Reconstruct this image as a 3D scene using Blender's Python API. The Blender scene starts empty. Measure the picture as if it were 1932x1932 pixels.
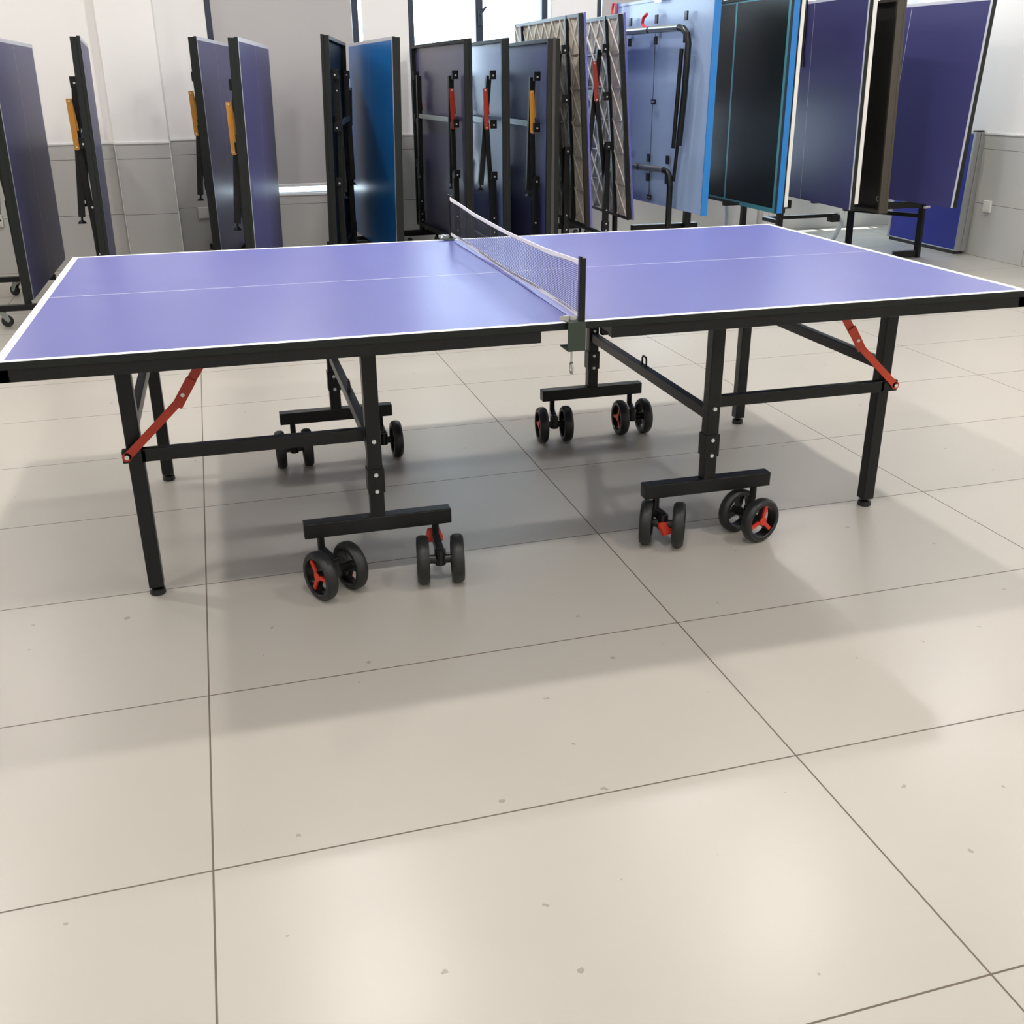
import bpy, bmesh, math, random
from mathutils import Vector, Matrix
random.seed(4)
sin, cos, pi = math.sin, math.cos, math.pi
S = bpy.context.scene
COL = S.collection
# ---------------------------------------------------------------- camera
CAM = (-0.83986, -3.19618, 1.33326); YAW, PITCH, ROLL, FPX = 0.26588, 0.40362, -0.008964, 1918.18
cd = bpy.data.cameras.new('camera'); cam = bpy.data.objects.new('camera', cd); COL.objects.link(cam)
fw = Vector((sin(YAW)*cos(PITCH), cos(YAW)*cos(PITCH), -sin(PITCH)))
rt = Vector((cos(YAW), -sin(YAW), 0)); up = rt.cross(fw)
r2 = rt*cos(ROLL)+up*sin(ROLL); u2 = -rt*sin(ROLL)+up*cos(ROLL)
cam.matrix_world = Matrix(((r2.x, u2.x, -fw.x, CAM[0]), (r2.y, u2.y, -fw.y, CAM[1]), (r2.z, u2.z, -fw.z, CAM[2]), (0, 0, 0, 1)))
cd.sensor_width = 36; cd.lens = 36*FPX/1932; cd.clip_start = 0.05
S.camera = cam
# ---------------------------------------------------------------- sky, sun, exposure
W = bpy.data.worlds.new('daylight'); S.world = W; W.use_nodes = True
bg = W.node_tree.nodes['Background']; bg.inputs[0].default_value = (0.72, 0.86, 1.0, 1); bg.inputs[1].default_value = 11
sd = bpy.data.lights.new('sun', 'SUN'); sd.energy = 30; sd.angle = 0.02; sd.color = (1, 0.97, 0.92)
sun = bpy.data.objects.new('sun', sd); COL.objects.link(sun)
sun.rotation_euler = Vector((0.02, -0.17, -1)).to_track_quat('-Z', 'Y').to_euler()
sun.location = (2, 9, 8)
LAMP_W = 34
vs = S.view_settings; vs.view_transform = 'Standard'; vs.look = 'None'; vs.gamma = 1; vs.use_curve_mapping = False
vs.exposure = -0.66

# ---------------------------------------------------------------- materials
def mat(name, col, rough=0.5, metal=0.0, coat=0.0, spec=0.5, noise=0.0, nscale=40, bump=0.0, bscale=300, rvar=0.0):
    m = bpy.data.materials.new(name); m.use_nodes = True; nt = m.node_tree; b = nt.nodes['Principled BSDF']
    b.inputs['Base Color'].default_value = (*col, 1); b.inputs['Roughness'].default_value = rough
    b.inputs['Metallic'].default_value = metal; b.inputs['Coat Weight'].default_value = coat
    b.inputs['Coat Roughness'].default_value = 0.15; b.inputs['Specular IOR Level'].default_value = spec
    tc = nt.nodes.new('ShaderNodeTexCoord')
    if noise or rvar:
        n = nt.nodes.new('ShaderNodeTexNoise'); n.inputs['Scale'].default_value = nscale; n.inputs['Detail'].default_value = 5
        nt.links.new(tc.outputs['Object'], n.inputs['Vector'])
        if noise:
            mx = nt.nodes.new('ShaderNodeMix'); mx.data_type = 'RGBA'
            mx.inputs[6].default_value = (*[c*(1-noise) for c in col], 1); mx.inputs[7].default_value = (*[min(1, c*(1+noise)) for c in col], 1)
            nt.links.new(n.outputs['Fac'], mx.inputs[0]); nt.links.new(mx.outputs[2], b.inputs['Base Color'])
        if rvar:
            mr = nt.nodes.new('ShaderNodeMapRange'); mr.inputs[3].default_value = rough-rvar; mr.inputs[4].default_value = rough+rvar
            nt.links.new(n.outputs['Fac'], mr.inputs[0]); nt.links.new(mr.outputs[0], b.inputs['Roughness'])
    if bump:
        n2 = nt.nodes.new('ShaderNodeTexNoise'); n2.inputs['Scale'].default_value = bscale
        nt.links.new(tc.outputs['Object'], n2.inputs['Vector'])
        bp = nt.nodes.new('ShaderNodeBump'); bp.inputs['Strength'].default_value = bump; bp.inputs['Distance'].default_value = 0.001
        nt.links.new(n2.outputs['Fac'], bp.inputs['Height']); nt.links.new(bp.outputs[0], b.inputs['Normal'])
    return m

M = {}
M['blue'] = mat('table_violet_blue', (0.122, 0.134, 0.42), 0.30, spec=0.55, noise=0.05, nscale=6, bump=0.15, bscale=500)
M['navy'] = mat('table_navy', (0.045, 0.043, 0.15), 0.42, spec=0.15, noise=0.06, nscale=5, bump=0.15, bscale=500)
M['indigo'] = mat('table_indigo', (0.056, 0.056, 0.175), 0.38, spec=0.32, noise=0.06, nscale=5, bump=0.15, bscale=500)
M['royal'] = mat('table_royal_blue', (0.012, 0.16, 0.50), 0.30, spec=0.5, noise=0.05, nscale=5)
M['cobalt'] = mat('table_cobalt', (0.02, 0.03, 0.30), 0.30, spec=0.4, noise=0.05, nscale=5)
M['darktop'] = mat('table_black_green', (0.005, 0.009, 0.011), 0.24, spec=0.16, noise=0.1, nscale=5, bump=0.3, bscale=400)
M['under'] = mat('underside_blue_lacquer', (0.12, 0.16, 0.34), 0.25, spec=0.5, noise=0.05, nscale=4)
M['under_grey'] = mat('underside_slate', (0.075, 0.07, 0.15), 0.28, spec=0.5, noise=0.06, nscale=4)
M['under_pale'] = mat('underside_pale_blue', (0.34, 0.46, 0.70), 0.25, spec=0.5, noise=0.04, nscale=4)
M['under_dark'] = mat('underside_dark', (0.012, 0.016, 0.018), 0.30, noise=0.2, nscale=6)
M['under_matt'] = mat('underside_matt_black', (0.008, 0.010, 0.012), 0.5, spec=0.15, noise=0.2, nscale=6)
M['under_brown'] = mat('underside_brown_black', (0.016, 0.013, 0.009), 0.45, noise=0.2, nscale=10)
M['line'] = mat('white_line_paint', (0.86, 0.87, 0.9), 0.4, spec=0.4)
M['line_dim'] = mat('white_line_satin', (0.62, 0.64, 0.72), 0.4)
M['line_bluelit'] = mat('white_line_bluish_light', (0.045, 0.26, 0.36), 0.4)  # white lines tinted teal: bluish light on them is put into the colour
M['brightblue'] = mat('bright_blue_edge', (0.010, 0.17, 0.50), 0.4)
M['violetedge'] = mat('violet_blue_edge', (0.11, 0.12, 0.50), 0.4)
M['black'] = mat('black_powder_coat', (0.0055, 0.0065, 0.0068), 0.34, spec=0.35, rvar=0.06, nscale=60, bump=0.35, bscale=700)
M['apron'] = mat('black_edge_band', (0.009, 0.012, 0.0105), 0.5, spec=0.3, bump=0.3, bscale=500)
M['brown'] = mat('dark_brown_edge', (0.045, 0.038, 0.028), 0.5, noise=0.2, nscale=50, bump=0.4, bscale=300)
M['rubber'] = mat('tyre_rubber', (0.014, 0.015, 0.015), 0.42, spec=0.45, noise=0.15, nscale=80)
M['plastic'] = mat('black_plastic', (0.007, 0.007, 0.008), 0.3)
M['red'] = mat('red_plastic', (0.62, 0.035, 0.012), 0.38, noise=0.06, nscale=60)
M['redbar'] = mat('red_painted_steel', (0.42, 0.030, 0.012), 0.42, noise=0.1, nscale=30)
M['orangered'] = mat('orange_red_painted_steel', (0.60, 0.055, 0.018), 0.42, noise=0.1, nscale=30)
M['amber'] = mat('amber_painted_steel', (0.62, 0.27, 0.025), 0.42, noise=0.1, nscale=30)
M['steel'] = mat('zinc_steel', (0.62, 0.62, 0.62), 0.3, metal=0.9, noise=0.08, nscale=90)
M['bolt'] = mat('bolt_head', (0.75, 0.75, 0.76), 0.35, metal=0.4)
M['aluminium'] = mat('brushed_aluminium_edge', (0.42, 0.43, 0.43), 0.35, metal=0.7, noise=0.06, nscale=50)
M['chrometube'] = mat('silver_grey_tube', (0.34, 0.38, 0.36), 0.25, metal=0.75)
M['honey'] = mat('honeycomb_plastic', (0.70, 0.65, 0.57), 0.5, noise=0.06, nscale=12)
M['clamp'] = mat('dark_green_black_clamp', (0.028, 0.045, 0.032), 0.38, spec=0.5)
M['tape'] = mat('white_net_tape', (0.86, 0.85, 0.87), 0.7, bump=0.4, bscale=900)
M['cord'] = mat('dark_net_cord', (0.014, 0.017, 0.03), 0.7)
M['socket'] = mat('white_socket_plastic', (0.70, 0.69, 0.66), 0.4)
M['frame'] = mat('dark_window_frame', (0.018, 0.028, 0.055), 0.3)
M['whiteleg'] = mat('white_painted_leg', (0.8, 0.8, 0.8), 0.35)
M['blind'] = mat('grey_roller_blind_fabric', (0.50, 0.48, 0.48), 0.8, noise=0.02, nscale=3, bump=0.3, bscale=900)
M['sill'] = mat('white_sill', (0.8, 0.8, 0.8), 0.4)
M['paint'] = mat('offwhite_wall_paint', (0.90, 0.88, 0.87), 0.75, noise=0.012, nscale=2, bump=0.15, bscale=250)
M['ceil'] = mat('white_ceiling_paint', (0.86, 0.85, 0.84), 0.8, noise=0.01, nscale=2)
M['strap'] = mat('red_strap', (0.70, 0.02, 0.03), 0.5)

def glassmat():
    m = bpy.data.materials.new('window_glass'); m.use_nodes = True; nt = m.node_tree; nt.nodes.clear()
    o = nt.nodes.new('ShaderNodeOutputMaterial'); mx = nt.nodes.new('ShaderNodeMixShader'); mx.inputs[0].default_value = 0.06
    t = nt.nodes.new('ShaderNodeBsdfTransparent'); g = nt.nodes.new('ShaderNodeBsdfGlossy'); g.inputs['Roughness'].default_value = 0.02
    t.inputs[0].default_value = (0.95, 0.98, 0.98, 1)
    nt.links.new(t.outputs[0], mx.inputs[1]); nt.links.new(g.outputs[0], mx.inputs[2]); nt.links.new(mx.outputs[0], o.inputs[0])
    return m
M['glass'] = glassmat()

def tiles(name, base, ang, org, size, joint, jcol, rough, axes='xy', var=0.03, specks=False, spec=0.5):
    m = bpy.data.materials.new(name); m.use_nodes = True; nt = m.node_tree; b = nt.nodes['Principled BSDF']; L = nt.links.new
    def math_(op, a, c=None):
        n = nt.nodes.new('ShaderNodeMath'); n.operation = op
        for i, v in enumerate((a, c)):
            if v is None: continue
            if isinstance(v, (int, float)): n.inputs[i].default_value = v
            else: L(v, n.inputs[i])
        return n.outputs[0]
    tc = nt.nodes.new('ShaderNodeTexCoord'); sp = nt.nodes.new('ShaderNodeSeparateXYZ'); L(tc.outputs['Object'], sp.inputs[0])
    A = sp.outputs['XYZ'.index(axes[0].upper())]; B = sp.outputs['XYZ'.index(axes[1].upper())]
    a = math_('SUBTRACT', A, org[0]); c = math_('SUBTRACT', B, org[1])
    u = math_('ADD', math_('MULTIPLY', a, cos(ang)), math_('MULTIPLY', c, sin(ang)))
    v = math_('SUBTRACT', math_('MULTIPLY', c, cos(ang)), math_('MULTIPLY', a, sin(ang)))
    masks = []; cells = []
    for q, s in ((u, size[0]), (v, size[1])):
        d = math_('DIVIDE', q, s); fl = math_('FLOOR', d); cells.append(fl); fr = math_('SUBTRACT', d, fl)
        e = math_('MULTIPLY', math_('MINIMUM', fr, math_('SUBTRACT', 1.0, fr)), s)
        masks.append(math_('LESS_THAN', e, joint))
    mask = math_('MAXIMUM', masks[0], masks[1])
    cb = nt.nodes.new('ShaderNodeCombineXYZ'); L(cells[0], cb.inputs[0]); L(cells[1], cb.inputs[1])
    wn = nt.nodes.new('ShaderNodeTexWhiteNoise'); L(cb.outputs[0], wn.inputs[0])
    n = nt.nodes.new('ShaderNodeTexNoise'); n.inputs['Scale'].default_value = 3.0; n.inputs['Detail'].default_value = 8; n.inputs['Roughness'].default_value = 0.62
    L(tc.outputs['Object'], n.inputs['Vector'])
    val = math_('ADD', 1.0-var*1.5, math_('ADD', math_('MULTIPLY', wn.outputs[0], var*0.7), math_('MULTIPLY', n.outputs['Fac'], var*2.2)))
    c1 = nt.nodes.new('ShaderNodeVectorMath'); c1.operation = 'SCALE'; c1.inputs[0].default_value = base; L(val, c1.inputs['Scale'])
    colr = c1.outputs[0]
    if specks:
        vo = nt.nodes.new('ShaderNodeTexVoronoi'); vo.voronoi_dimensions = '2D'; vo.inputs['Scale'].default_value = 5.0; vo.inputs['Randomness'].default_value = 1
        nd = nt.nodes.new('ShaderNodeTexNoise'); nd.inputs['Scale'].default_value = 60; L(tc.outputs['Object'], nd.inputs['Vector'])
        ad = nt.nodes.new('ShaderNodeVectorMath'); ad.operation = 'MULTIPLY_ADD'; L(nd.outputs['Color'], ad.inputs[0]); ad.inputs[1].default_value = (0.02, 0.02, 0.02); L(tc.outputs['Object'], ad.inputs[2])
        L(ad.outputs[0], vo.inputs['Vector'])
        sepc = nt.nodes.new('ShaderNodeSeparateColor'); L(vo.outputs['Color'], sepc.inputs[0])
        rad = math_('MULTIPLY', math_('MAXIMUM', math_('SUBTRACT', sepc.outputs[0], 0.55), 0.0), 0.075)
        sk = math_('MULTIPLY', math_('LESS_THAN', vo.outputs['Distance'], rad), 0.5)
        mk = nt.nodes.new('ShaderNodeMix'); mk.data_type = 'RGBA'; L(sk, mk.inputs[0]); L(colr, mk.inputs[6]); mk.inputs[7].default_value = (0.16, 0.13, 0.10, 1); colr = mk.outputs[2]
    mx = nt.nodes.new('ShaderNodeMix'); mx.data_type = 'RGBA'; L(mask, mx.inputs[0]); L(colr, mx.inputs[6]); mx.inputs[7].default_value = (*jcol, 1)
    L(mx.outputs[2], b.inputs['Base Color']); b.inputs['Specular IOR Level'].default_value = spec
    L(math_('ADD', math_('MULTIPLY', n.outputs['Fac'], 0.10), math_('ADD', rough-0.05, math_('MULTIPLY', mask, 0.4))), b.inputs['Roughness'])
    bp = nt.nodes.new('ShaderNodeBump'); bp.inputs['Strength'].default_value = 0.4; bp.inputs['Distance'].default_value = 0.001
    L(math_('SUBTRACT', 1.0, mask), bp.inputs['Height']); L(bp.outputs[0], b.inputs['Normal'])
    return m
M['floor'] = tiles('floor_porcelain_tiles', (0.455, 0.430, 0.385), 0.011, (-0.991, -1.643), (1.2, 0.6), 0.0019, (0.13, 0.10, 0.08), 0.31, specks=True)
M['wainx'] = tiles('wainscot_tiles_along_x', (0.53, 0.52, 0.50), 0, (-2.35, 0.0), (0.8, 0.4), 0.0018, (0.12, 0.11, 0.10), 0.30, axes='xz')
M['wainy'] = tiles('wainscot_tiles_along_y', (0.53, 0.52, 0.50), 0, (3.25, 0.0), (0.8, 0.4), 0.0018, (0.12, 0.11, 0.10), 0.30, axes='yz')

# ---------------------------------------------------------------- mesh builder (all geometry is given in world metres)
class MB:
    def __init__(s, f=None): s.v = []; s.f = []; s.m = []; s.fn = f
    def add(s, vs_, fs, mi=0):
        k = len(s.v)
        for p in vs_: s.v.append(tuple(s.fn(p)) if s.fn else tuple(p))
        for q in fs: s.f.append([k+i for i in q]); s.m.append(mi)
    def box(s, x0, x1, y0, y1, z0, z1, mi=0):
        s.add([(x, y, z) for x in (x0, x1) for y in (y0, y1) for z in (z0, z1)],
              [(0, 1, 3, 2), (4, 6, 7, 5), (0, 4, 5, 1), (2, 3, 7, 6), (0, 2, 6, 4), (1, 5, 7, 3)], mi)
    def bar(s, a, b, w, h=None, side=(0, 1, 0), mi=0):
        h = h or w; a = Vector(a); b = Vector(b); d = (b-a).normalized(); sv = Vector(side); sv = (sv-d*sv.dot(d)).normalized(); n = d.cross(sv)
        vs_ = [p+sv*i*w/2+n*j*h/2 for p in (a, b) for i, j in ((-1, -1), (1, -1), (1, 1), (-1, 1))]
        s.add(vs_, [(0, 3, 2, 1), (4, 5, 6, 7), (0, 1, 5, 4), (1, 2, 6, 5), (2, 3, 7, 6), (3, 0, 4, 7)], mi)
    def tube(s, pts, r, n=12, mi=0, caps=True, closed=False):
        P = [Vector(p) for p in pts]; N = len(P); rr = r if isinstance(r, (list, tuple)) else [r]*N; base = len(s.v); ref = None; vs_ = []
        for i, p in enumerate(P):
            if closed: d = (P[(i+1) % N]-P[i-1]).normalized()
            else: d = (P[min(i+1, N-1)]-P[max(i-1, 0)]).normalized()
            if ref is None: ref = Vector((0, 0, 1)) if abs(d.z) < .9 else Vector((1, 0, 0))
            a = (ref-d*ref.dot(d)).normalized(); b = d.cross(a); ref = a
            for k in range(n):
                t = 2*pi*k/n; vs_.append(p+(a*cos(t)+b*sin(t))*rr[i])
        fs = []
        for i in range(N if closed else N-1):
            j = (i+1) % N
            for k in range(n): fs.append((i*n+k, i*n+(k+1) % n, j*n+(k+1) % n, j*n+k))
        if caps and not closed: fs.append(tuple(range(n))[::-1]); fs.append(tuple((N-1)*n+k for k in range(n)))
        s.add(vs_, fs, mi)
    def cyl(s, a, b, r, n=16, mi=0, r2=None): s.tube([a, b], [r, r2 if r2 is not None else r], n, mi)
    def lathe(s, c, ax, prof, n=32, mi=0, closed=True):
        c = Vector(c); ax = Vector(ax).normalized(); a = ax.orthogonal().normalized(); b = ax.cross(a); vs_ = []
        for (r, h) in prof:
            for k in range(n):
                t = 2*pi*k/n; vs_.append(c+ax*h+(a*cos(t)+b*sin(t))*r)
        fs = []; K = len(prof)
        for i in range(K if closed else K-1):
            j = (i+1) % K
            for k in range(n): fs.append((i*n+k, i*n+(k+1) % n, j*n+(k+1) % n, j*n+k))
        s.add(vs_, fs, mi)
    def prism(s, pts, c, ex, ey, ez, h, mi=0):
        c, ex, ey, ez = map(Vector, (c, ex, ey, ez)); n = len(pts)
        vs_ = [c+ex*x+ey*y for x, y in pts]+[c+ex*x+ey*y+ez*h for x, y in pts]
        s.add(vs_, [tuple(range(n))[::-1], tuple(range(n, 2*n))]+[(i, (i+1) % n, n+(i+1) % n, n+i) for i in range(n)], mi)
    def build(s, name, mats, parent=None, bevel=0, smooth=False, root=None):
        me = bpy.data.meshes.new(name); o = bpy.data.objects.new(name, me); COL.objects.link(o)
        r = root or parent; top = r
        while top is not None and top.parent is not None: top = top.parent
        inv = top.matrix_basis.inverted() if top is not None else Matrix.Identity(4)
        me.from_pydata([inv @ Vector(v) for v in s.v], [], s.f)
        if not isinstance(mats, (list, tuple)): mats = [mats]
        for q in mats: me.materials.append(M[q] if isinstance(q, str) else q)
        for p, k in zip(me.polygons, s.m): p.material_index = k; p.use_smooth = smooth
        bm = bmesh.new(); bm.from_mesh(me); bmesh.ops.recalc_face_normals(bm, faces=bm.faces); bm.to_mesh(me); bm.free()
        if smooth:
            try: me.set_sharp_from_angle(angle=math.radians(35))
            except Exception: pass
        if bevel:
            b = o.modifiers.new('bevel', 'BEVEL'); b.width = bevel; b.segments = 2; b.limit_method = 'ANGLE'; b.angle_limit = math.radians(50)
        if parent is not None: o.parent = parent
        return o
def thing(name, loc, label, cat, rz=0, group=None):
    o = bpy.data.objects.new(name, None); COL.objects.link(o); o.location = loc; o.rotation_euler = (0, 0, rz); o.empty_display_size = 0.1
    o.matrix_basis = Matrix.Translation(loc) @ Matrix.Rotation(rz, 4, 'Z')
    o['label'] = label; o['category'] = cat
    if group: o['group'] = group
    return o
def tag(o, label, cat, group=None):
    o['label'] = label; o['category'] = cat
    if group: o['group'] = group
    return o
def struct(o): o['kind'] = 'structure'; return o

# ---------------------------------------------------------------- room
XL, XR, YF, YB, YR, ZC = -5.2, 4.9, -5.5, 5.34, 5.60, 3.05
b = MB(); b.box(XL-.2, 5.6, YF-.2, 5.95, -0.1, 0); struct(b.build('floor', 'floor'))
b = MB(); b.box(XL-.2, 5.6, YF-.2, 5.95, ZC, ZC+.1); struct(b.build('ceiling', 'ceil'))
def wallx(mb, x0, x1, y, z0, z1, yb, wz):     # wall facing -y with wainscot up to wz
    if z0 < wz: mb.box(x0, x1, y-.008, yb, z0, min(z1, wz), 1)
    if z1 > wz: mb.box(x0, x1, y, yb, max(z0, wz), z1, 0)
WZ = 0.905
WIN = [(-0.80, 0.384), (0.744, 1.934), (2.32, 3.50), (3.92, 5.10)]; WZ0, WZ1 = 0.485, 2.55
b = MB(); wallx(b, XL-.2, -1.55, YB, 0, ZC, 5.95, WZ); wallx(b, -1.55, -1.165, 5.27, 0, ZC, 5.95, WZ)
xs = [-1.165]+[v for w in WIN for v in w]+[5.6]
for i in range(0, len(xs), 2): wallx(b, xs[i], xs[i+1], YR, 0, ZC, 5.85, WZ)
for (a, c) in WIN:
    b.box(a, c, YR-.008, 5.85, 0, WZ0, 1); b.box(a, c, YR, 5.85, WZ1, ZC, 0)
struct(b.build('wall_back', ['paint', 'wainx']))
b = MB(); b.box(XR, 5.6, YF, 4.95, WZ, ZC, 0); b.box(XR-.008, 5.6, YF, 4.95, 0, WZ, 1); b.box(5.35, 5.6, 4.95, 5.95, 0, ZC, 0)
struct(b.build('wall_right', ['paint', 'wainy']))
b = MB(); b.box(XL-.2, XL, YF, 5.95, WZ, ZC, 0); b.box(XL-.2, XL+.008, YF, 5.95, 0, WZ, 1); struct(b.build('wall_left', ['paint', 'wainy']))
b = MB(); b.box(XL-.2, 5.6, YF-.2, YF, WZ, ZC, 0); b.box(XL-.2, 5.6, YF-.2, YF+.008, 0, WZ, 1); struct(b.build('wall_front', ['paint', 'wainx']))
b = MB(); b.box(XL, -1.55, YB-.014, YB, WZ, WZ+.012); b.box(-1.56, -1.158, 5.256, 5.27, WZ, WZ+.012); b.box(-1.165, -.8, YR-.014, YR, WZ, WZ+.012)
b.box(.384, .744, YR-.014, YR, WZ, WZ+.012); b.box(1.934, 2.32, YR-.014, YR, WZ, WZ+.012); b.box(3.5, 3.92, YR-.014, YR, WZ, WZ+.012)
b.box(XR-.014, XR, YF, 4.95, WZ, WZ+.012); struct(b.build('trim_1', 'sill'))
b = MB(); b.box(-1.166, -1.160, 5.258, 5.268, 0, WZ); b.box(-1.554, -1.549, 5.258, 5.268, 0, WZ); struct(b.build('trim_2', 'sill'))
for k, (a, c) in enumerate(WIN):
    fy0, fy1 = 5.63, 5.69; t = 0.05; mid = -.62 if k == 0 else (a+c)/2-.01
    w = MB(); w.box(a, a+t, fy0, fy1, WZ0, WZ1); w.box(c-t-.03, c-.03, fy0, fy1, WZ0, WZ1); w.box(a, c-.03, fy0, fy1, WZ0, WZ0+(.004 if k == 0 else .02)); w.box(a, c-.03, fy0, fy1, WZ1-t, WZ1)
    w.box(mid-.03, mid+.03, fy0, fy1, WZ0+.004, WZ1-t)
    fr = struct(w.build('window_%d' % (k+1), 'frame', bevel=.003))
    for (p, q) in ((a+t, mid-.03), (mid+.03, c-t-.03)):
        g = MB(); g.box(p, q, 5.657, 5.663, WZ0+(.004 if k == 0 else .02), WZ1-t); g.build('glass_pane', 'glass', fr)
    if k in (1, 3):
      h = MB(); h.box(mid-.012, mid+.012, 5.61, 5.63, 1.72, 1.84); h.bar((mid, 5.60, 1.80), (mid+.05, 5.60, 1.86), .014, .018); h.build('handle', 'frame', fr, bevel=.003)
    g = MB(); g.box(a, c, 5.585, 5.63, WZ0-.02, WZ0); g.build('sill', 'sill', fr, bevel=.004)
for k in (0, 2):
    a, c = WIN[k]; z1 = .545 if k == 0 else 1.1
    r = thing('roller_blind', ((a+c)/2, 5.60, z1), ('grey roller blind drawn down over the window left of the bright one', 'grey roller blind behind the pale blue upright table with tubular legs')[k//2], 'blind')
    g = MB(); g.box(a+.045, c-.085, 5.606, 5.609, z1, 2.5); g.build('blind_fabric', 'blind', r)
    g = MB(); g.box(a+.045, c-.085, 5.602, 5.613, z1-.012, z1+.012); g.build('bottom_rail', 'sill', r, bevel=.003)
# ceiling downlights
LX = [-4.9+.0, -2.7, -.5, 1.7, 3.9]; LY = [-4.2, -1.8, .6, 1.95, 4.2]
places = ['first', 'second', 'third', 'fourth', 'fifth']
for j, ly in enumerate(LY):
    for i, lx in enumerate(LX[1:]):
        r = thing('ceiling_light', (lx, ly, ZC), 'recessed round ceiling downlight, %s from left in the %s row from camera end' % (places[i], places[j]), 'ceiling light', group='recessed ceiling downlights')
        g = MB(); g.lathe((lx, ly, ZC-.012), (0, 0, 1), [(.105, 0), (.13, .0), (.135, .012), (.105, .012)], 32); g.build('trim_ring', 'sill', r, smooth=True)
        ld = bpy.data.lights.new('downlight', 'AREA'); ld.shape = 'DISK'; ld.size = .14; ld.energy = LAMP_W*(1.3 if abs(ly-.6) < .1 else .93); ld.color = (1, .965, .91)
        lo = bpy.data.objects.new('downlight_glow', ld); COL.objects.link(lo); lo.parent = r; lo.location = (0, 0, -.014)
# wall sockets
for (loc, ax, lab) in (((-2.46, YB-.012, .385), 'y', 'white wall socket behind the folded legs of the leftmost blue table'),
                       ((-.985, YR-.012, .36), 'y', 'white wall socket low in the recess behind the dark violet table half'),
                       ((XR-.012, 3.715, .385), 'x', 'white wall socket on the right wall beside the cobalt folded table')):
    r = thing('wall_socket', loc, lab, 'socket')
    x, y, z = loc; g = MB()
    if ax == 'y':
        g.box(x-.043, x+.043, y-.012, y+.004, z-.043, z+.043); g.build('face_plate', 'socket', r, bevel=.004)
        g = MB(); g.box(x-.03, x+.03, y-.014, y-.011, z-.03, z+.03); g.build('outlet_insert', 'socket', r, bevel=.002)
    else:
        g.box(x-.012, x+.004, y-.043, y+.043, z-.043, z+.043); g.build('face_plate', 'socket', r, bevel=.004)
        g = MB(); g.box(x-.014, x-.011, y-.03, y+.03, z-.03, z+.03); g.build('outlet_insert', 'socket', r, bevel=.002)

# ---------------------------------------------------------------- table parts shared by all tables
WD = 0.7625
def board(F, x0, x1, th=.018, lines=True, cl=.0015, inner=.0, start=False, lw=.02):
    mb = MB(F); X = [x0]+([x0+lw] if start else [])+[x1-lw, x1]; Y = [-WD, -WD+lw, -cl, cl, WD-lw, WD]
    z1 = .76; z0 = z1-th; n = len(Y)
    for i in range(len(X)-1):
        for j in range(5):
            white = lines and (j in (0, 4) or i == len(X)-2 or (start and i == 0)); mid_ = lines and j == 2
            mb.add([(X[i], Y[j], z1), (X[i+1], Y[j], z1), (X[i+1], Y[j+1], z1), (X[i], Y[j+1], z1)], [(0, 1, 2, 3)], 1 if white else (2 if mid_ else 0))
    mb.add([(x0, -WD, z0), (x1, -WD, z0), (x1, WD, z0), (x0, WD, z0)], [(3, 2, 1, 0)], 4)
    c = [(x0, -WD), (x1, -WD), (x1, WD), (x0, WD)]
    for i in range(4):
        p, q = c[i], c[(i+1) % 4]
        mb.add([(*p, z0), (*q, z0), (*q, z1), (*p, z1)], [(0, 1, 2, 3)], 3)
    return mb
def weld(o):
    bm = bmesh.new(); bm.from_mesh(o.data); bmesh.ops.remove_doubles(bm, verts=bm.verts, dist=1e-5); bmesh.ops.recalc_face_normals(bm, faces=bm.faces); bm.to_mesh(o.data); bm.free(); return o
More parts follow.
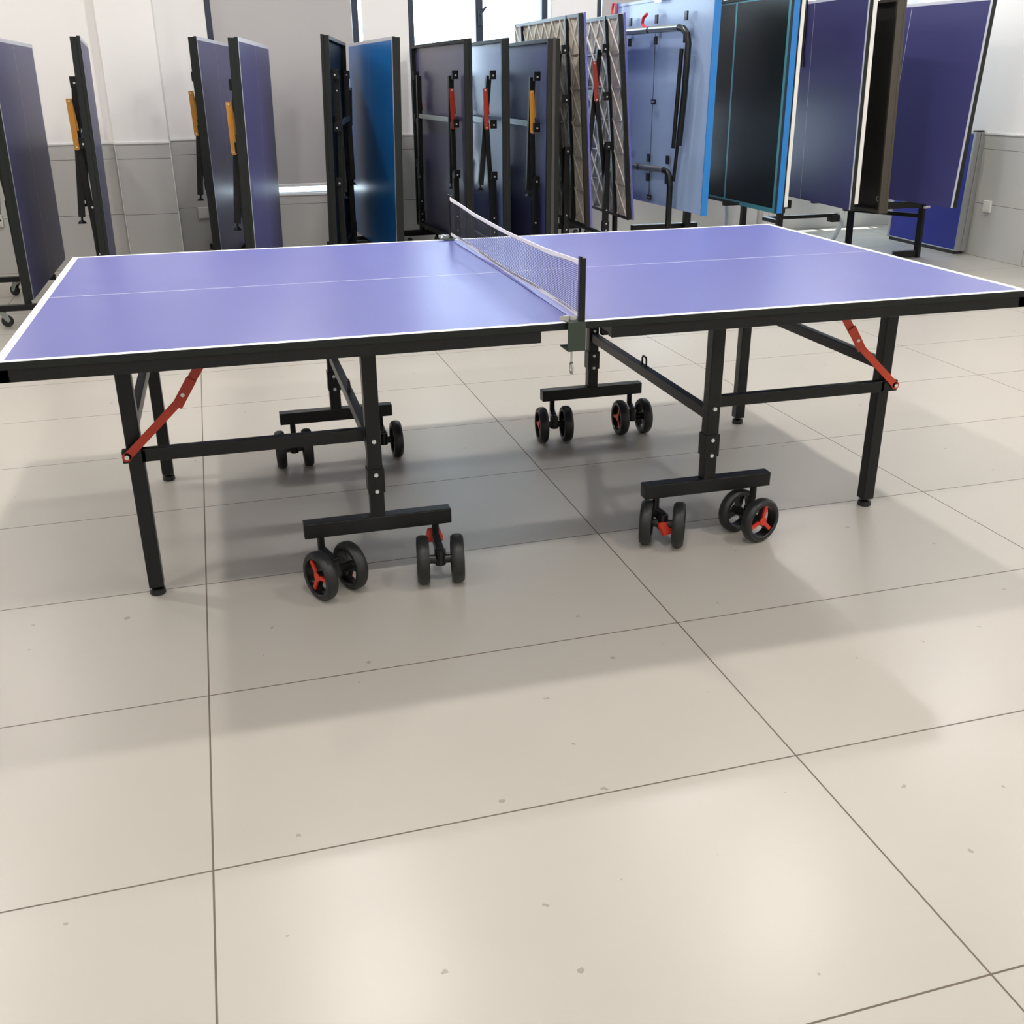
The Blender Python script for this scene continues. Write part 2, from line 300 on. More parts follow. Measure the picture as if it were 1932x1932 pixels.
def caster(T, root, c, axis, stem, wheel_r=.0705, brake=None, rot=.35):
    """twin wheel caster: stem (x,y,ztop), wheel pair centre c (x,y), axis unit vector (x,y)"""
    ax = Vector((axis[0], axis[1], 0)).normalized(); cc = Vector((c[0], c[1], wheel_r)); st = Vector(stem); zt = wheel_r+.030
    mb = MB(T); mb.cyl((st.x, st.y, st.z+.002), (st.x, st.y, zt-.008), .0105, 14)
    if (Vector((st.x, st.y, 0))-Vector((cc.x, cc.y, 0))).length > .004: mb.bar((st.x, st.y, zt), (cc.x, cc.y, zt-.008), .026, .022, side=(0, 0, 1))
    mb.cyl((cc.x, cc.y, zt), (cc.x, cc.y, wheel_r-.016), .0165, 14)
    mb.cyl(cc-ax*.045, cc+ax*.045, .0125, 14)
    s = mb.build('caster_stem', 'plastic', root, bevel=.0015)
    for sg in (-1, 1):
        w = MB(T); cw = cc+ax*sg*.049; R = wheel_r; h = .0175
        w.lathe(cw, ax, [(R-.018, -h), (R-.007, -h), (R-.0015, -h+.006), (R, -.005), (R, .005), (R-.0015, h-.006), (R-.007, h), (R-.018, h), (R-.0185, 0)], 48)
        w.lathe(cw, ax, [(R-.0195, -h+.002), (R-.0172, -h-.0005), (R-.0172, h+.0005), (R-.0195, h-.002)], 48, 1)
        w.cyl(cw-ax*.012, cw+ax*.012, .015, 20, 1)
        e1 = Vector((0, 0, 1)); e2 = ax.cross(e1)
        for k in range(3):
            t = 2*pi*k/3+rot; d = e1*cos(t)+e2*sin(t)
            w.bar(cw+d*.01, cw+d*(R-.018), .018, .014, side=ax.cross(d), mi=1)
        w.build('wheel', ['rubber', 'plastic'], s, smooth=True)
        g = MB(T); ho = cw+ax*sg*(h-.008)
        for k in range(3):
            t = 2*pi*k/3+rot; d = e1*cos(t)+e2*sin(t); g.bar(ho, ho+d*(R-.022), .0115, .006, side=ax.cross(d))
        g.cyl(ho-ax*.004, ho+ax*.005, .0135, 18)
        g.build('hub_cap', 'red', s, smooth=True)
    if brake:
        d = Vector((brake[0], brake[1], 0)).normalized(); s2 = Vector((-d.y, d.x, 0)); base = st if brake[4] else cc
        o = Vector((base.x, base.y, wheel_r+brake[2]))+d*.015; uu = (d*brake[5]+Vector((0, 0, brake[3]))).normalized()
        g = MB(T); g.prism([(-.024, 0), (.024, 0), (.026, .014), (.017, .042), (-.017, .042), (-.026, .014)], o, s2, uu, s2.cross(uu), .012)
        g.build('brake_pedal', 'red', s, bevel=.002)
    return s

def wheel_frame(T, root, xw, hinge_z, casters, ext=0.0, xtop=0.0, ybar=.395, loop=True, simple=False):
    """two uprights with cross feet on casters. xw: X of the uprights"""
    for sy in (-1, 1):
        y = sy*.53; f = MB(T)
        f.box(xw-.02, xw+.02, y-.02, y+.02, .194, hinge_z); f.build('wheel_leg', 'black', root, bevel=.003)
        g = MB(T); g.box(xw-.0235, xw+.0235, y-.0235, y+.0235, .268, .338); fo = g.build('leg_sleeve', 'black', root, bevel=.001)
        for z in (.322, .273, .42):
            g = MB(T); g.cyl((xw, y-.0265, z), (xw, y-.018, z), .0062, 6); g.build('bolt', 'bolt', root)
        g = MB(T); g.box(xw-.21, xw+.21, y-.02, y+.02, .150, .195); g.build('foot_bar', 'black', root, bevel=.003)
        for k, sx in enumerate((-1, 1)):
            st = (xw+sx*.165, y, .150); dx, dy, ang, br, rot = casters[(sy, sx)]
            caster(T, root, (st[0]+dx, st[1]+dy), (cos(ang), sin(ang)), st, brake=br, rot=rot)
    g = MB(T); g.box(xw-.0125, xw+.0125, -.51, .51, ybar-.017, ybar+.017); g.build('cross_bar', 'black', root, bevel=.002)
    if loop:
        g = MB(T); z = ybar+.016
        g.tube([(xw, -.018, z), (xw, -.018, z+.026), (xw, -.012, z+.033), (xw, .012, z+.033), (xw, .018, z+.026), (xw, .018, z)], .0035, 8); g.build('latch_loop', 'black', root, smooth=True)

# ---------------------------------------------------------------- the open table: two halves meeting at x = 0
def open_half(sg, label, cast, brace_m, far_casters=None):
    root = thing('table_tennis_half', (sg*.685, 0, 0), label, 'table tennis table')
    T = lambda p: (p[0]*sg, p[1], p[2])
    weld(board(T, .0012, 1.37).build('tabletop', ['blue', 'line', 'line', 'apron', 'under'], root))
    g = MB(T)
    for sy in (-1, 1): g.box(.095, 1.366, sy*(WD-.003)-(.025 if sy > 0 else 0), sy*(WD-.003)+(.025 if sy < 0 else 0), .712, .742)
    g.box(1.341, 1.366, -WD+.003, WD-.003, .712, .742); g.box(.105, .13, -WD+.03, WD-.03, .715, .742)
    for x in (.51, 1.135): g.box(x-.015, x+.015, -WD+.03, WD-.03, .716, .742)
    g.build('apron_frame', 'black', root, bevel=.0015)
    wheel_frame(T, root, .51, .722, cast)
    for sy in (-1, 1):
        y = sy*.461
        g = MB(T); g.box(1.115, 1.155, y-.02, y+.02, .026, .716); lg = g.build('leg', 'black', root, bevel=.003)
        g = MB(T); g.cyl((1.135, y, .03), (1.135, y, .012), .007, 10); g.lathe((1.135, y, 0), (0, 0, 1), [(0.001, .002), (.020, .0), (.0225, .004), (.021, .017), (.015, .019), (.001, .019)], 24, closed=False); g.build('foot_pad', 'plastic', lg, smooth=True)
        g = MB(T); ys = sy*.494; g.box(.53, 1.118, ys-.0125, ys+.0125, .408, .443); g.box(1.105, 1.165, ys-.0125, ys+.0125, .408, .443); g.build('side_rail', 'black', root, bevel=.002)
        yb = sy*.513
        g = MB(T); P = (1.152, yb, .428); Q = (1.0, yb, .570); R_ = (.895, yb, .725)
        g.bar(P, Q, .005, .021); g.bar((1.010, yb-.005, .555), (.965, yb-.005, .625), .005, .027); g.bar((.978, yb, .604), R_, .005, .024)
        g.cyl((P[0], yb-.0025, P[2]), (P[0], yb+.0025, P[2]), .0125, 18)
        br = g.build('fold_brace', brace_m, root, bevel=.0008)
        g = MB(T); g.cyl((P[0], yb-.006, P[2]), (P[0], yb+.006, P[2]), .0062, 12); g.build('rivet', 'bolt', br)
        g = MB(T); g.cyl((.992, yb-.009, .585), (.992, yb+.004, .585), .0052, 12); g.build('rivet', 'bolt', br)
        for bx in ((1.10, 1.17, sy*.441-.003, sy*.441+.003, .68, .718), (.875, .915, yb-.006, yb+.006, .712, .742), (.48, .54, sy*.53-.028, sy*.53-.021, .69, .742)):
            g = MB(T); g.box(*bx); g.build('hinge_bracket', 'black', root)
    g = MB(T); g.box(1.1225, 1.1475, -.445, .445, .467, .502); g.build('cross_bar', 'black', root, bevel=.002)
    return root
rd = math.radians
castL = {(-1, 1): (-.029, -.073, rd(180-26.6), None, .6), (-1, -1): (.005, -.083, rd(180+9), (0, 1, .010, .9, 1, .35), .2),
         (1, 1): (.005, -.06, rd(180), None, .5), (1, -1): (.0, -.062, rd(180), None, .2)}
castR = {(-1, -1): (.012, -.03, rd(-28), (.38, -1, .012, -.85, 0, .3), .3), (-1, 1): (-.035, -.045, rd(-72), None, -.25),
         (1, -1): (-.012, -.066, rd(-6), None, .4), (1, 1): (-.012, -.064, rd(-2), None, .4)}
open_half(-1, 'left half of the open purple-blue table, nearest camera, brace at its left end', castL, 'redbar')
open_half(1, 'right half of the open purple-blue table, orange-red brace at its right end', castR, 'orangered')

# ---------------------------------------------------------------- net
net = thing('table_tennis_net', (0.008, 0, .76), 'dark net with white tapes clamped across the middle of the open blue table', 'net')
NX = .006; L_ = .768
def sag(t, a): return a*4*t*(1-t)
def nety(t): return -L_+2*L_*t
def bulge(t): return .010*sin(pi*t)
ztop = lambda t: .915-sag(t, .024); zbot = lambda t: .777+.004*sin(9*t)+sag(t, -.004)
N = 60
def ribbon(z0f, z1f, name, m):
    g = MB(); vs_ = []; fs = []
    for i in range(N+1):
        t = i/N; x = NX+bulge(t)+.0012*sin(23*t)
        for dx, z in ((-.0015, z0f(t)), (-.0015, z1f(t)), (.0015, z1f(t)), (.0015, z0f(t))): vs_.append((x+dx, nety(t), z))
    for i in range(N):
        for k in range(4): fs.append((i*4+k, i*4+(k+1) % 4, i*4+4+(k+1) % 4, i*4+4+k))
    fs += [(0, 1, 2, 3), (N*4+3, N*4+2, N*4+1, N*4)]
    g.add(vs_, fs); g.build(name, m, net)
ribbon(lambda t: ztop(t)-.012, ztop, 'top_tape', 'tape')
ribbon(lambda t: zbot(t)-.007, lambda t: zbot(t)+.004, 'bottom_tape', 'tape')
g = MB(); NR = 25
for k in range(NR+1):
    s_ = k/NR; pts = [(NX+bulge(i/N)*(1-.3*abs(2*s_-1)), nety(i/N), zbot(i/N)+(ztop(i/N)-.011-zbot(i/N))*s_) for i in range(N+1)]
    g.tube(pts, .00075, 3, caps=False)
for i in range(64):
    t = (i+.5)/64; g.tube([(NX+bulge(t)*(1-.3*abs(2*q-1)), nety(t), zbot(t)+(ztop(t)-.011-zbot(t))*q) for q in (0, .5, 1)], .00032, 3, caps=False)
nt_ = g.build('netting', 'cord', net)
for sy in (-1, 1):
    y = sy*.774; g = MB()
    g.box(NX-.008, NX+.008, y-.0075, y+.0075, .762, .922); g.box(NX-.008, NX-.002, y-.0075, y+.0075, .918, .926); p = g.build('net_post', 'plastic' if sy > 0 else 'black', net, bevel=.0012)
    g = MB(); g.box(-.032, .016, y+sy*.0075, y+sy*.0105, .690, .765); g.box(-.032, .016, y+sy*.009, y-sy*.055, .690, .694); g.box(-.030, .012, y+sy*.009, y-sy*.05, .7605, .7645)
    g.build('clamp_bracket', 'clamp', net, bevel=.0008)
    g = MB(); yy = y-sy*.018; g.cyl((-.012, yy, .712), (-.012, yy, .655), .0032, 10)
    g.tube([(-.012+.0*cos(a_), yy+.010*cos(a_), .640+.0145*sin(a_)) for a_ in [2*pi*k/20 for k in range(20)]], .0032, 8, closed=True); g.build('clamp_screw', 'steel', net, smooth=True)
    g = MB(); g.cyl((-.026, y-sy*.012, .764), (-.026, y-sy*.012, .778), .0065, 10); g.bar((-.046, y-sy*.016, .772), (-.006, y-sy*.008, .772), .005, .010); g.tube([(-.040, y-sy*.03, .767), (-.030, y-sy*.026, .774), (-.014, y-sy*.02, .772), (-.004, y-sy*.01, .77)], .003, 8); g.build('wing_nut', 'steel', net, smooth=True)

# ---------------------------------------------------------------- single halves stored upright
def corner(p, s, t, Wd=1.525, H=1.37):
    x, y, a, zb, bn = p; d = (sin(a), cos(a)); n = (cos(a), -sin(a))
    return (x+d[0]*s*Wd+n[0]*sin(bn)*t*H, y+d[1]*s*Wd+n[1]*sin(bn)*t*H, zb+cos(bn)*t*H)
def stored_half(p, side, label, top='navy', under='under', brace='amber', line='line_dim', cat='table tennis table', tilt=.10, edge='apron', rails=False, style='indoor', flip_brake=False, off=None):
    x, y, a, zb, lean = p
    cx, cy = x+sin(a)*WD, y+cos(a)*WD
    rz = -a+(0 if side > 0 else pi)
    root = thing('stored_table_half', (cx, cy, 0), label, cat, rz, 'table halves stored upright on edge')
    ca, sa = cos(rz), sin(rz); dz = zb-.2; ln = lean*side
    def loc(q): return (cx+q[0]*ca-q[1]*sa, cy+q[0]*sa+q[1]*ca, q[2])
    # board frame: X along height, Z thickness (surface at .76)
    def FT(q):
        w = q[0]; u = q[2]-.76; return loc((u*cos(ln)+w*sin(ln), q[1], zb+w*cos(ln)-u*sin(ln)))
    nm = {'indoor': [top, line, line, edge, under], 'outdoor': [top, line, line, 'violetedge', 'honey']}[style]
    weld(board(FT, 0, 1.37, th=.018 if style == 'indoor' else .012).build('tabletop', nm, root))
    g = MB(FT); e = .004
    for sy in (-1, 1):
        y0, y1 = sorted((sy*(WD-e), sy*(WD-e-.022))); g.box(0.004, 1.366, y0, y1, .710, .742)
    g.box(1.344, 1.366, -WD+.026, WD-.026, .712, .742); g.box(.004, .026, -WD+.026, WD-.026, .712, .742)
    g.build('apron_frame', ['apron' if style == 'indoor' else 'black'], root, bevel=.001)
    if style == 'outdoor':
        h = MB(FT); nx, ny = 6, 8; cw = 1.318/nx; ch = 1.47/ny
        for i in range(nx):
            for j in range(ny):
                X0 = .026+i*cw; Y0 = -.735+j*ch
                c4 = [(X0, Y0, .722), (X0+cw, Y0, .722), (X0+cw, Y0+ch, .722), (X0, Y0+ch, .722)]; m4 = [(X0+cw/2, Y0, .745), (X0+cw, Y0+ch/2, .745), (X0+cw/2, Y0+ch, .745), (X0, Y0+ch/2, .745)]
                ce = (X0+cw/2, Y0+ch/2, .720)
                h.add(c4+m4+[ce], [(0, 4, 8), (4, 1, 8), (1, 5, 8), (5, 2, 8), (2, 6, 8), (6, 3, 8), (3, 7, 8), (7, 0, 8)])
        for i in range(nx+1): h.box(.026+i*cw-.002, .026+i*cw+.002, -.735, .735, .714, .74)
        for j in range(ny+1): h.box(.026, 1.344, -.735+j*ch-.002, -.735+j*ch+.002, .714, .74)
        for i in range(nx):
            for j in range(ny):
                X0 = .026+i*cw; Y0 = -.735+j*ch
                h.bar((X0, Y0, .712), (X0+cw, Y0+ch, .712), .008, .012, side=(0, 0, 1)); h.bar((X0+cw, Y0, .7165), (X0, Y0+ch, .7165), .008, .014, side=(0, 0, 1))
        h.build('honeycomb_ribs', 'honey', root)
        h = MB(FT)
        for yy in (-.53, .53): h.box(.03, 1.344, yy-.016, yy+.016, .690, .712)
        h.box(1.344, 1.366, -.5, .5, .708, .742); h.build('frame_rail', 'black', root, bevel=.002)
    # wheel frame (vertical, unchanged), folded legs hanging down behind the board
    off = off or (-.064 if style == 'indoor' else -.095)
    def TW(q): return loc((off-(q[0]-.51)*1.0+ln*.5, q[1], q[2]))
    cst = {(s1, s2): (0, -.03, rd(8), None, .3) for s1 in (-1, 1) for s2 in (-1, 1)}
    cst[(-1, -1)] = (0, -.03, rd(20), (0, -1, .05, .8, 0, .4), .3)
    if not rails:
        wheel_frame(TW, root, .51, .72+dz, cst, ybar=.24, loop=False)
    TL = lambda q: loc(q)
    s0 = 1.345+dz; u0 = off-.002+ln*1.1
    def legp(s_, y_): return (u0-sin(tilt)*s_, y_, s0-cos(tilt)*s_)
    for sy in (-1, 1):
        g = MB(TL); g.bar(legp(0, sy*.461), legp(.71, sy*.461), .036, .036); lg = g.build('leg', 'black', root, bevel=.002)
        g = MB(TL); q1 = Vector(legp(.71, sy*.461)); q2 = Vector(legp(.735, sy*.461)); g.cyl(q1, q2, .006, 8); g.tube([q2-Vector((0, 0, -.004)), q2-Vector((0, 0, .012))], [.012, .026], 16); g.build('foot_pad', 'plastic', lg, smooth=True)
        g = MB(TL); g.bar(legp(.30, sy*.50), (off+ln*.4, sy*.50, .43+dz*.6), .022, .032); g.build('side_rail', 'black', root, bevel=.002)
        yb = .49 if sy > 0 else -.53; g = MB(TL)
        A = Vector(legp(.33, yb)); A.x += .014 if sy > 0 else -.004; Bp = Vector((A.x-.006+ln*.2, yb, A.z+.25)); Cc = Vector((A.x+.010+ln*.08, yb, A.z+.085))
        g.bar(A, Bp, .006, .030); g.bar(Bp+Vector((.004, .004, 0)), Cc+Vector((.002, .004, 0)), .006, .024)
        g.cyl(A-Vector((0, .004, 0)), A+Vector((0, .004, 0)), .016, 14); br = g.build('fold_brace', brace, root, bevel=.0008)
        for qq in (Bp-Vector((0, 0, .012)), A):
            g = MB(TL); g.cyl(qq-Vector((0, .008, 0)), qq+Vector((0, .008, 0)), .005, 10); g.build('rivet', 'bolt', br)
        for zz in (1.36, 1.05, .715):
            g = MB(TL); g.box(off-.022+ln*zz*.8, (-.043 if style == 'indoor' else -.07)+ln*zz*.8, sy*.56-.020, sy*.56+.008, zz-.038+dz, zz+.018+dz); hb = g.build('hinge_bracket', 'black', root, bevel=.002)
            g = MB(TL); g.cyl((off+.0+ln*zz*.8, sy*.56-.024, zz+dz-.015), (off+.0+ln*zz*.8, sy*.56+.014, zz+dz-.015), .0062, 8); g.build('bolt', 'bolt', hb)
    g = MB(TL); q = legp(.285, 0); g.box(q[0]-.0125, q[0]+.0125, -.445, .445, q[2]-.017, q[2]+.017); g.build('cross_bar', 'black' if style == 'outdoor' else 'chrometube', root, bevel=.002)
    return root, loc
st = {}
P = dict(P1=(-1.936, 3.142, -.002, .188, .018), P2=(-1.477, 2.98, -.071, .182, .021), P3=(-.873, 3.73, .146, .207, 0), P4=(-.698, 2.533, .151, .162, .021),
         P5=(-.205, 3.569, .186, .214, .034), P6=(.266, 3.75, -.058, .209, .028), P7=(.858, 3.985, -.056, .206, .009), P8=(1.076, 3.80, 0, .203, 0),
         P9=(1.275, 3.46, .01, .191, .006), P10=(1.317, 3.63, .01, .197, 0), P11=(1.668, 3.78, -.008, .356, -.058), P12=(2.061, 3.98, .004, .368, -.087))
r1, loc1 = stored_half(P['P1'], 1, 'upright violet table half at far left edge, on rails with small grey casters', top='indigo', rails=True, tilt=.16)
for q in ((-3.05, -1.95, 3.315, 3.355, .098, .132), (-3.05, -1.98, 4.34, 4.38, .098, .132), (-2.52, -2.48, 3.355, 4.34, .098, .132)):
    g = MB(); g.box(*q); g.build('base_rail', 'black', r1, bevel=.002)
for y_ in (3.325, 4.335):
    g = MB(); g.box(-2.02, -1.985, y_, y_+.04, .13, .72); g.build('base_post', 'black', r1, bevel=.002)
for cx_, cy_, rot in ((-2.156, 3.36, .3), (-2.24, 4.39, 2.6), (-2.95, 3.36, .3), (-2.95, 4.38, 1.0)):
    g = MB(); g.cyl((cx_, cy_, .099), (cx_, cy_, .088), .018, 14)
    d = Vector((cos(rot), sin(rot), 0)); s2 = Vector((-sin(rot), cos(rot), 0)); cc = Vector((cx_, cy_, .034))+d*.020
    for sg in (-1, 1): g.prism([(-.022, .054), (.020, .054), (.034, .004), (.022, -.008), (.010, .0)], Vector((cx_, cy_, .034))+s2*sg*.014, d, (0, 0, 1), s2*sg, .003)
    g.box(cx_-.022, cx_+.022, cy_-.018, cy_+.018, .084, .09)
    f = g.build('caster_fork', 'chrometube', r1)
    g = MB(); g.lathe(cc, s2, [(.001, -.010), (.012, -.010), (.022, -.011), (.033, -.009), (.034, 0), (.033, .009), (.022, .011), (.012, .010), (.001, .010)], 28, closed=False); g.build('wheel', 'rubber', f, smooth=True)
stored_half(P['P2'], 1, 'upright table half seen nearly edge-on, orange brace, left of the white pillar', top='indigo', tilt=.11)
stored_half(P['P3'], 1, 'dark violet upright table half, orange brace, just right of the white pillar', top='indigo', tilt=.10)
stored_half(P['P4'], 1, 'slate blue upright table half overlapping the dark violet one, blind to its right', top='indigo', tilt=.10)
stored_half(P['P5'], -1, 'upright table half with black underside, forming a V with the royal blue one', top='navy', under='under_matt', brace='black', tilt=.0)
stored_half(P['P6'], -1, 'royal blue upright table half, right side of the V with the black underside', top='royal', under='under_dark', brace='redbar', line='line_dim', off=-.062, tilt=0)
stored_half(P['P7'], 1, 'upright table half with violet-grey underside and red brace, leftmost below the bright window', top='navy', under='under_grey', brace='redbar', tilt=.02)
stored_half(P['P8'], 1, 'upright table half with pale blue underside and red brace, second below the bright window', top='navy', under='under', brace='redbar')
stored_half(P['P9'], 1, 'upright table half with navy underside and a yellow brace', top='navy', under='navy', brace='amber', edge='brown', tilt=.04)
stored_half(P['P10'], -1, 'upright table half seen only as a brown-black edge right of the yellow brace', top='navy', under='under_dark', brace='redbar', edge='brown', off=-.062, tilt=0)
stored_half(P['P11'], 1, 'taller upright table half with beige honeycomb underside, left one of the honeycomb pair', top='blue', brace='redbar', style='outdoor', tilt=.12)
stored_half(P['P12'], 1, 'taller upright table half with grey honeycomb underside, right one of the honeycomb pair', top='blue', brace='redbar', style='outdoor', tilt=.10)

# ---------------------------------------------------------------- folded centre-fold tables on the right (two halves standing face to face)
def leaf(p, side, root, top, under, lines, edge, strip=None, cl=.0015, depth=.05, start=False, lw=.02, inside=None):
    x, y, a, zb, lean = p; cx, cy = x+sin(a)*WD, y+cos(a)*WD; rz = -a+(0 if side > 0 else pi); ca, sa = cos(rz), sin(rz); ln = lean*side
    def loc(q): return (cx+q[0]*ca-q[1]*sa, cy+q[0]*sa+q[1]*ca, q[2])
    def FT(q):
        w = q[0]; u = q[2]-.76; return loc((u*cos(ln)+w*sin(ln), q[1], zb+w*cos(ln)-u*sin(ln)))
    t_ = weld(board(FT, 0, 1.37, cl=cl, start=start, lw=lw).build('tabletop', [top, lines, lines if cl > .005 else 'line_dim', strip or edge, under], root))
    g = MB(FT); z0 = .742-depth
    for sy in (-1, 1):
        y0, y1 = sorted((sy*(WD-.001), sy*(WD-.02))); g.box(0.0, 1.37, y0, y1, z0, .742)
    g.box(1.351, 1.37, -WD+.02, WD-.02, z0, .742); g.box(0, .019, -WD+.02, WD-.02, z0, .742); g.build('apron_frame', edge, root, bevel=.001)
    return FT, loc
# table with pale blue underside and tubular legs
ra = thing('folding_table', (2.55, 4.06, 0), 'tall folded table with pale blue underside, bent tube legs and bright blue edges', 'table tennis table')
FT, _ = leaf((2.308, 3.3, -.056, .466, .006), 1, ra, 'darktop', 'under_pale', 'line_bluelit', 'under_pale', strip='brightblue', depth=.004)
# side strip of bright blue on the near and far vertical edge
for nm_, (p_, sd_) in {'a': ((2.308, 3.3, -.056, .466, .006), 1)}.items():
    g = MB(FT); g.box(0, 1.375, -WD-.004, -WD+.004, .715, .762); g.build('edge_strip', 'brightblue', ra, bevel=.001)
    g = MB(FT); g.box(0, 1.375, WD-.004, WD+.004, .715, .762); g.build('edge_strip', 'brightblue', ra, bevel=.001)
FT2, _ = leaf((2.814, 3.3, .003, .46, -.006), -1, ra, 'darktop', 'under_pale', 'line_bluelit', 'plastic', strip='plastic', depth=.03, cl=.012, start=True, lw=.03)
g = MB(FT2); g.box(0, 1.375, -WD-.004, -WD+.004, .70, .742); g.build('edge_strip', 'brightblue', ra, bevel=.001)
g = MB(FT2); g.box(0, 1.375, WD-.004, WD+.004, .70, .742); g.build('edge_strip', 'brightblue', ra, bevel=.001)
X13 = lambda y: 2.29-(y-3.3)*.056
def tp(y, z, d=.06): return (X13(y)-d, y, z)
def arc(c, r, a0, a1, n=7): return [(c[0]+r*cos(a0+(a1-a0)*i/n), c[1]+r*sin(a0+(a1-a0)*i/n)) for i in range(n+1)]
pts = [(4.66, .90), (4.70, 1.45)]+[(4.70, 1.50), (4.69, 1.56), (4.65, 1.61), (4.58, 1.635)]+[(3.70, 1.63), (3.62, 1.62), (3.56, 1.585), (3.54, 1.53), (3.56, 1.2), (3.60, .90)]
g = MB(); g.tube([tp(y_, z_) for y_, z_ in pts], .021, 14); g.build('upper_leg_tube', 'black', ra, smooth=True)
g = MB(); g.cyl(tp(4.58, 1.635), tp(4.14, 1.633), .0235, 16); g.cyl(tp(4.11, 1.633), tp(3.68, 1.63), .0235, 16); g.build('upper_cross_tube', 'chrometube', ra, smooth=True)
pts = [(4.60, .0), (4.62, .64), (4.60, .69), (4.55, .715), (3.80, .725), (3.74, .715), (3.70, .68), (3.69, .62), (3.69, .0)]
g = MB(); g.tube([tp(y_, z_, .065) for y_, z_ in pts], .021, 14); g.build('lower_leg_tube', 'black', ra, smooth=True)
g = MB(); g.cyl(tp(4.55, .715, .065), tp(4.2, .72, .065), .0235, 16); g.cyl(tp(4.17, .72, .065), tp(3.80, .725, .065), .0235, 16); g.build('lower_cross_tube', 'chrometube', ra, smooth=True)
for q in ((tp(4.77, .62, .10), tp(4.74, 1.35, .05), .016), (tp(3.63, .88, .085), tp(3.58, 1.5, .085), .014), (tp(3.60, 1.30, .04), tp(3.69, .66, .04), .012)):
    g = MB(); g.cyl(*q, 12); g.build('folded_strut', 'black', ra, smooth=True)
for (y_, z_) in ((4.53, 1.70), (4.53, 1.565), (4.10, 1.70), (4.10, 1.565), (3.66, 1.70), (3.66, 1.565), (4.50, .785), (4.50, .65), (4.14, .785), (4.14, .65), (3.83, .79), (3.83, .655)):
    g = MB(); g.box(X13(y_)-.030, X13(y_)-.018, y_-.022, y_+.022, z_-.028, z_+.028); q = g.build('tube_clip', 'plastic', ra, bevel=.002)
for (y_, z_, n_) in ((4.10, 1.166, 'plastic'), (4.107, .512, 'plastic')):
    g = MB(); g.box(X13(y_)-.026, X13(y_)-.018, y_-.038, y_+.038, z_-.017, z_+.017); q = g.build('catch_plate', n_, ra, bevel=.001)
    for k in (-1, 0, 1): g = MB(); g.cyl((X13(y_)-.029, y_+k*.02, z_), (X13(y_)-.026, y_+k*.02, z_), .005, 8); g.build('rivet', 'steel', q)
g = MB(); g.box(X13(4.1)-.026, X13(4.1)-.018, 4.03, 4.15, 1.80, 1.825); g.build('white_label', 'socket', ra)
g = MB(); g.box(X13(4.1)-.022, X13(4.1)-.019, 4.113, 4.117, .48, 1.62); g.build('seam', 'plastic', ra)
g = MB(); pp = [(4.80, 1.84), (4.82, 1.79), (4.80, 1.73), (4.76, 1.69), (4.755, 1.74), (4.75, 1.80), (4.76, 1.84)]
g.tube([tp(a_, c_, .045) for a_, c_ in pp], .009, 8); g.build('pull_strap', 'strap', ra, smooth=True)
g = MB(); pp = [(4.18, 1.735), (4.235, 1.715), (4.25, 1.68), (4.22, 1.655), (4.15, 1.645)]
g.tube([tp(a_, c_, .06) for a_, c_ in pp], .011, 8); g.build('pull_strap', 'strap', ra, smooth=True)
for q in ((2.25, 2.80, 4.46, 4.52, .205, .262),):
    g = MB(); g.box(*q); g.build('base_rail', 'black', ra, bevel=.003)
for q in ((2.66, 2.71, 4.40, 4.45, .03, .46), (2.40, 2.44, 4.46, 4.50, .03, .22)):
    g = MB(); g.box(*q); g.build('base_post', 'black', ra, bevel=.003)
for q in ((2.37, 2.47, 4.42, 4.54, 0, .03), (2.635, 2.735, 4.38, 4.47, 0, .03)):
    g = MB(); g.box(*q); g.build('base_foot', 'plastic', ra, bevel=.004)
# table with white edge strips and navy surface
rb = thing('folding_table', (3.16, 4.06, 0), 'tall folded table with navy surface and white edge strips', 'table tennis table')
FT, _ = leaf((2.899, 3.3, -.039, .46, -.005), 1, rb, 'navy', 'navy', 'line', 'apron', depth=.045)
g = MB(FT); g.box(.04, 1.375, -WD-.004, -WD-.0005, .746, .772); g.build('edge_strip', 'socket', rb)
FT, _ = leaf((3.408, 3.3, .063, .458, -.026), -1, rb, 'navy', 'under_brown', 'line_dim', 'apron', depth=.012)
g = MB(FT); g.box(.04, 1.375, WD+.0005, WD+.004, .706, .734); g.build('edge_strip', 'socket', rb)
g = MB(FT); g.tube([(1.4, -.12, .766), (1.2, -.11, .768), (1.05, -.125, .766), (.93, -.105, .767)][::1], .010, 8); g.build('hanging_strap', 'plastic', rb, smooth=True)
for nm_, q in (('base_post', (3.34, 3.385, 4.16, 4.20, .03, .50)), ('base_rail', (3.38, 4.02, 4.40, 4.425, .262, .290)), ('base_rail', (3.34, 3.38, 4.20, 4.425, .262, .29)), ('rail_cap', (3.95, 4.03, 4.38, 4.45, .225, .28)),
               ('base_post', (3.10, 3.14, 4.30, 4.34, .06, .40)), ('base_foot', (3.07, 3.17, 4.27, 4.37, 0, .06)), ('base_rail', (2.94, 3.30, 4.30, 4.34, .40, .44)), ('base_rail', (3.14, 3.34, 3.98, 4.02, .40, .46)), ('base_rail', (3.3, 3.34, 4.02, 4.2, .40, .46)), ('base_foot', (3.28, 3.44, 4.12, 4.24, 0, .03))):
    g = MB(); g.box(*q); g.build(nm_, 'black', rb, bevel=.003)
for q in ([(4.02, 4.42, .29), (4.20, 4.62, .17), (4.30, 4.88, .0)], [(3.10, 4.02, .42), (3.2, 4.2, .2), (3.26, 4.32, 0)], [(3.30, 5.0, .40), (3.32, 5.0, .25), (3.33, 5.0, 0)]):
    g = MB(); g.tube(q, .021, 12); g.build('leg', 'whiteleg', rb, smooth=True)
g = MB(); g.box(3.20, 3.34, 4.02, 5.02, .40, .43); g.build('stretcher', 'black', rb)
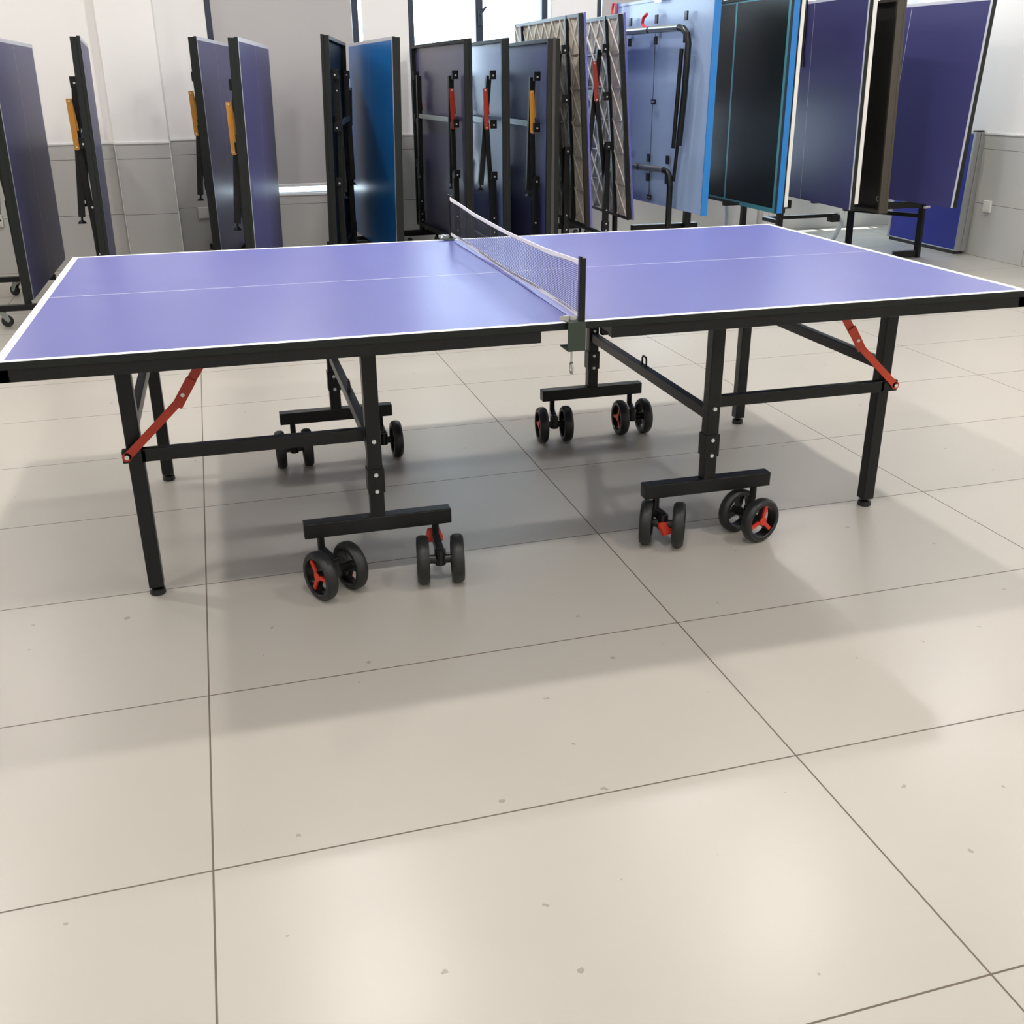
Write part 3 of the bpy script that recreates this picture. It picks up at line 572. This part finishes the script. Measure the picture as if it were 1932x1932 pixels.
# table with brown-black box edge and indigo surface
rc = thing('folding_table', (4.0, 4.06, 0), 'rightmost tall folded table, indigo surface, deep brown edge, on black square posts', 'table tennis table')
FT, _ = leaf((3.711, 3.3, .024, .428, -.044), 1, rc, 'indigo', 'under_brown', 'line_dim', 'brown', depth=.05)
g = MB(FT); g.tube([(.09+.016*sin(t_), -WD+.10+.016*cos(t_), .738) for t_ in [2*pi*k/16 for k in range(16)]], .003, 6, closed=True); g.build('ring', 'steel', rc)
FT, _ = leaf((4.248, 3.3, -.12, .441, .053), -1, rc, 'indigo', 'under_dark', 'line_dim', 'apron', depth=.02)
for (x_, y_) in ((4.42, 3.86), (4.14, 4.39)):
    g = MB(); g.bar((x_-.01, y_, .425), (x_, y_, .0), .042, .042, side=(.46, -.89, 0)); g.build('base_post', 'black', rc, bevel=.003)
    g = MB(); g.bar((x_-.02, y_, .03), (x_-.18, y_+.06, .02), .04, .05, side=(0, 1, 0)); g.build('base_foot', 'black', rc, bevel=.003)
g = MB(); g.bar((4.42, 3.88, .315), (4.15, 4.37, .315), .025, .03, side=(.46, .2, 0)); g.build('base_rail', 'black', rc, bevel=.002)
for q in ((3.72, 4.40, 3.84, 3.88, .38, .43), (3.76, 4.12, 4.37, 4.41, .38, .43)):
    g = MB(); g.box(*q); g.build('base_rail', 'black', rc, bevel=.003)
g = MB(); g.cyl((4.455, 3.835, .385), (4.40, 3.82, .385), .010, 8); g.build('bolt', 'bolt', rc)
# cobalt table leaning on the right wall
rd_ = thing('small_folded_table', (4.83, 4.30, 0), 'cobalt blue folded table with aluminium edges leaning against the right wall', 'table')
tilt_ = lambda q: (q[0]+q[2]*.022, q[1], q[2])
g = MB(tilt_); g.box(4.785, 4.789, 3.895, 4.765, .035, .905); g.build('tabletop', 'cobalt', rd_)
g = MB(tilt_)
for x0 in (4.783, 4.832):
    g.box(x0+.001, x0+.046, 3.87, 3.895, .025, .92); g.box(x0+.001, x0+.046, 4.765, 4.79, .025, .92); g.box(x0+.001, x0+.046, 3.895, 4.765, .905, .92); g.box(x0+.001, x0+.046, 3.895, 4.765, .025, .035)
g.build('edge_frame', 'aluminium', rd_, bevel=.003)
g = MB(tilt_); g.box(4.79, 4.87, 3.9, 4.76, .04, .9); g.build('folded_core', 'plastic', rd_)
g = MB(tilt_); g.box(4.7835, 4.785, 4.325, 4.331, .15, .905); g.build('centre_line', 'line_dim', rd_)
g = MB(tilt_); g.box(4.80, 4.86, 3.875, 3.93, .92, .932); g.box(4.80, 4.84, 4.0, 4.07, .92, .945); g.build('corner_latch', 'plastic', rd_, bevel=.002)
g = MB(); g.box(4.79, 4.87, 3.90, 4.77, 0, .028); g.build('foot_bar', 'plastic', rd_)
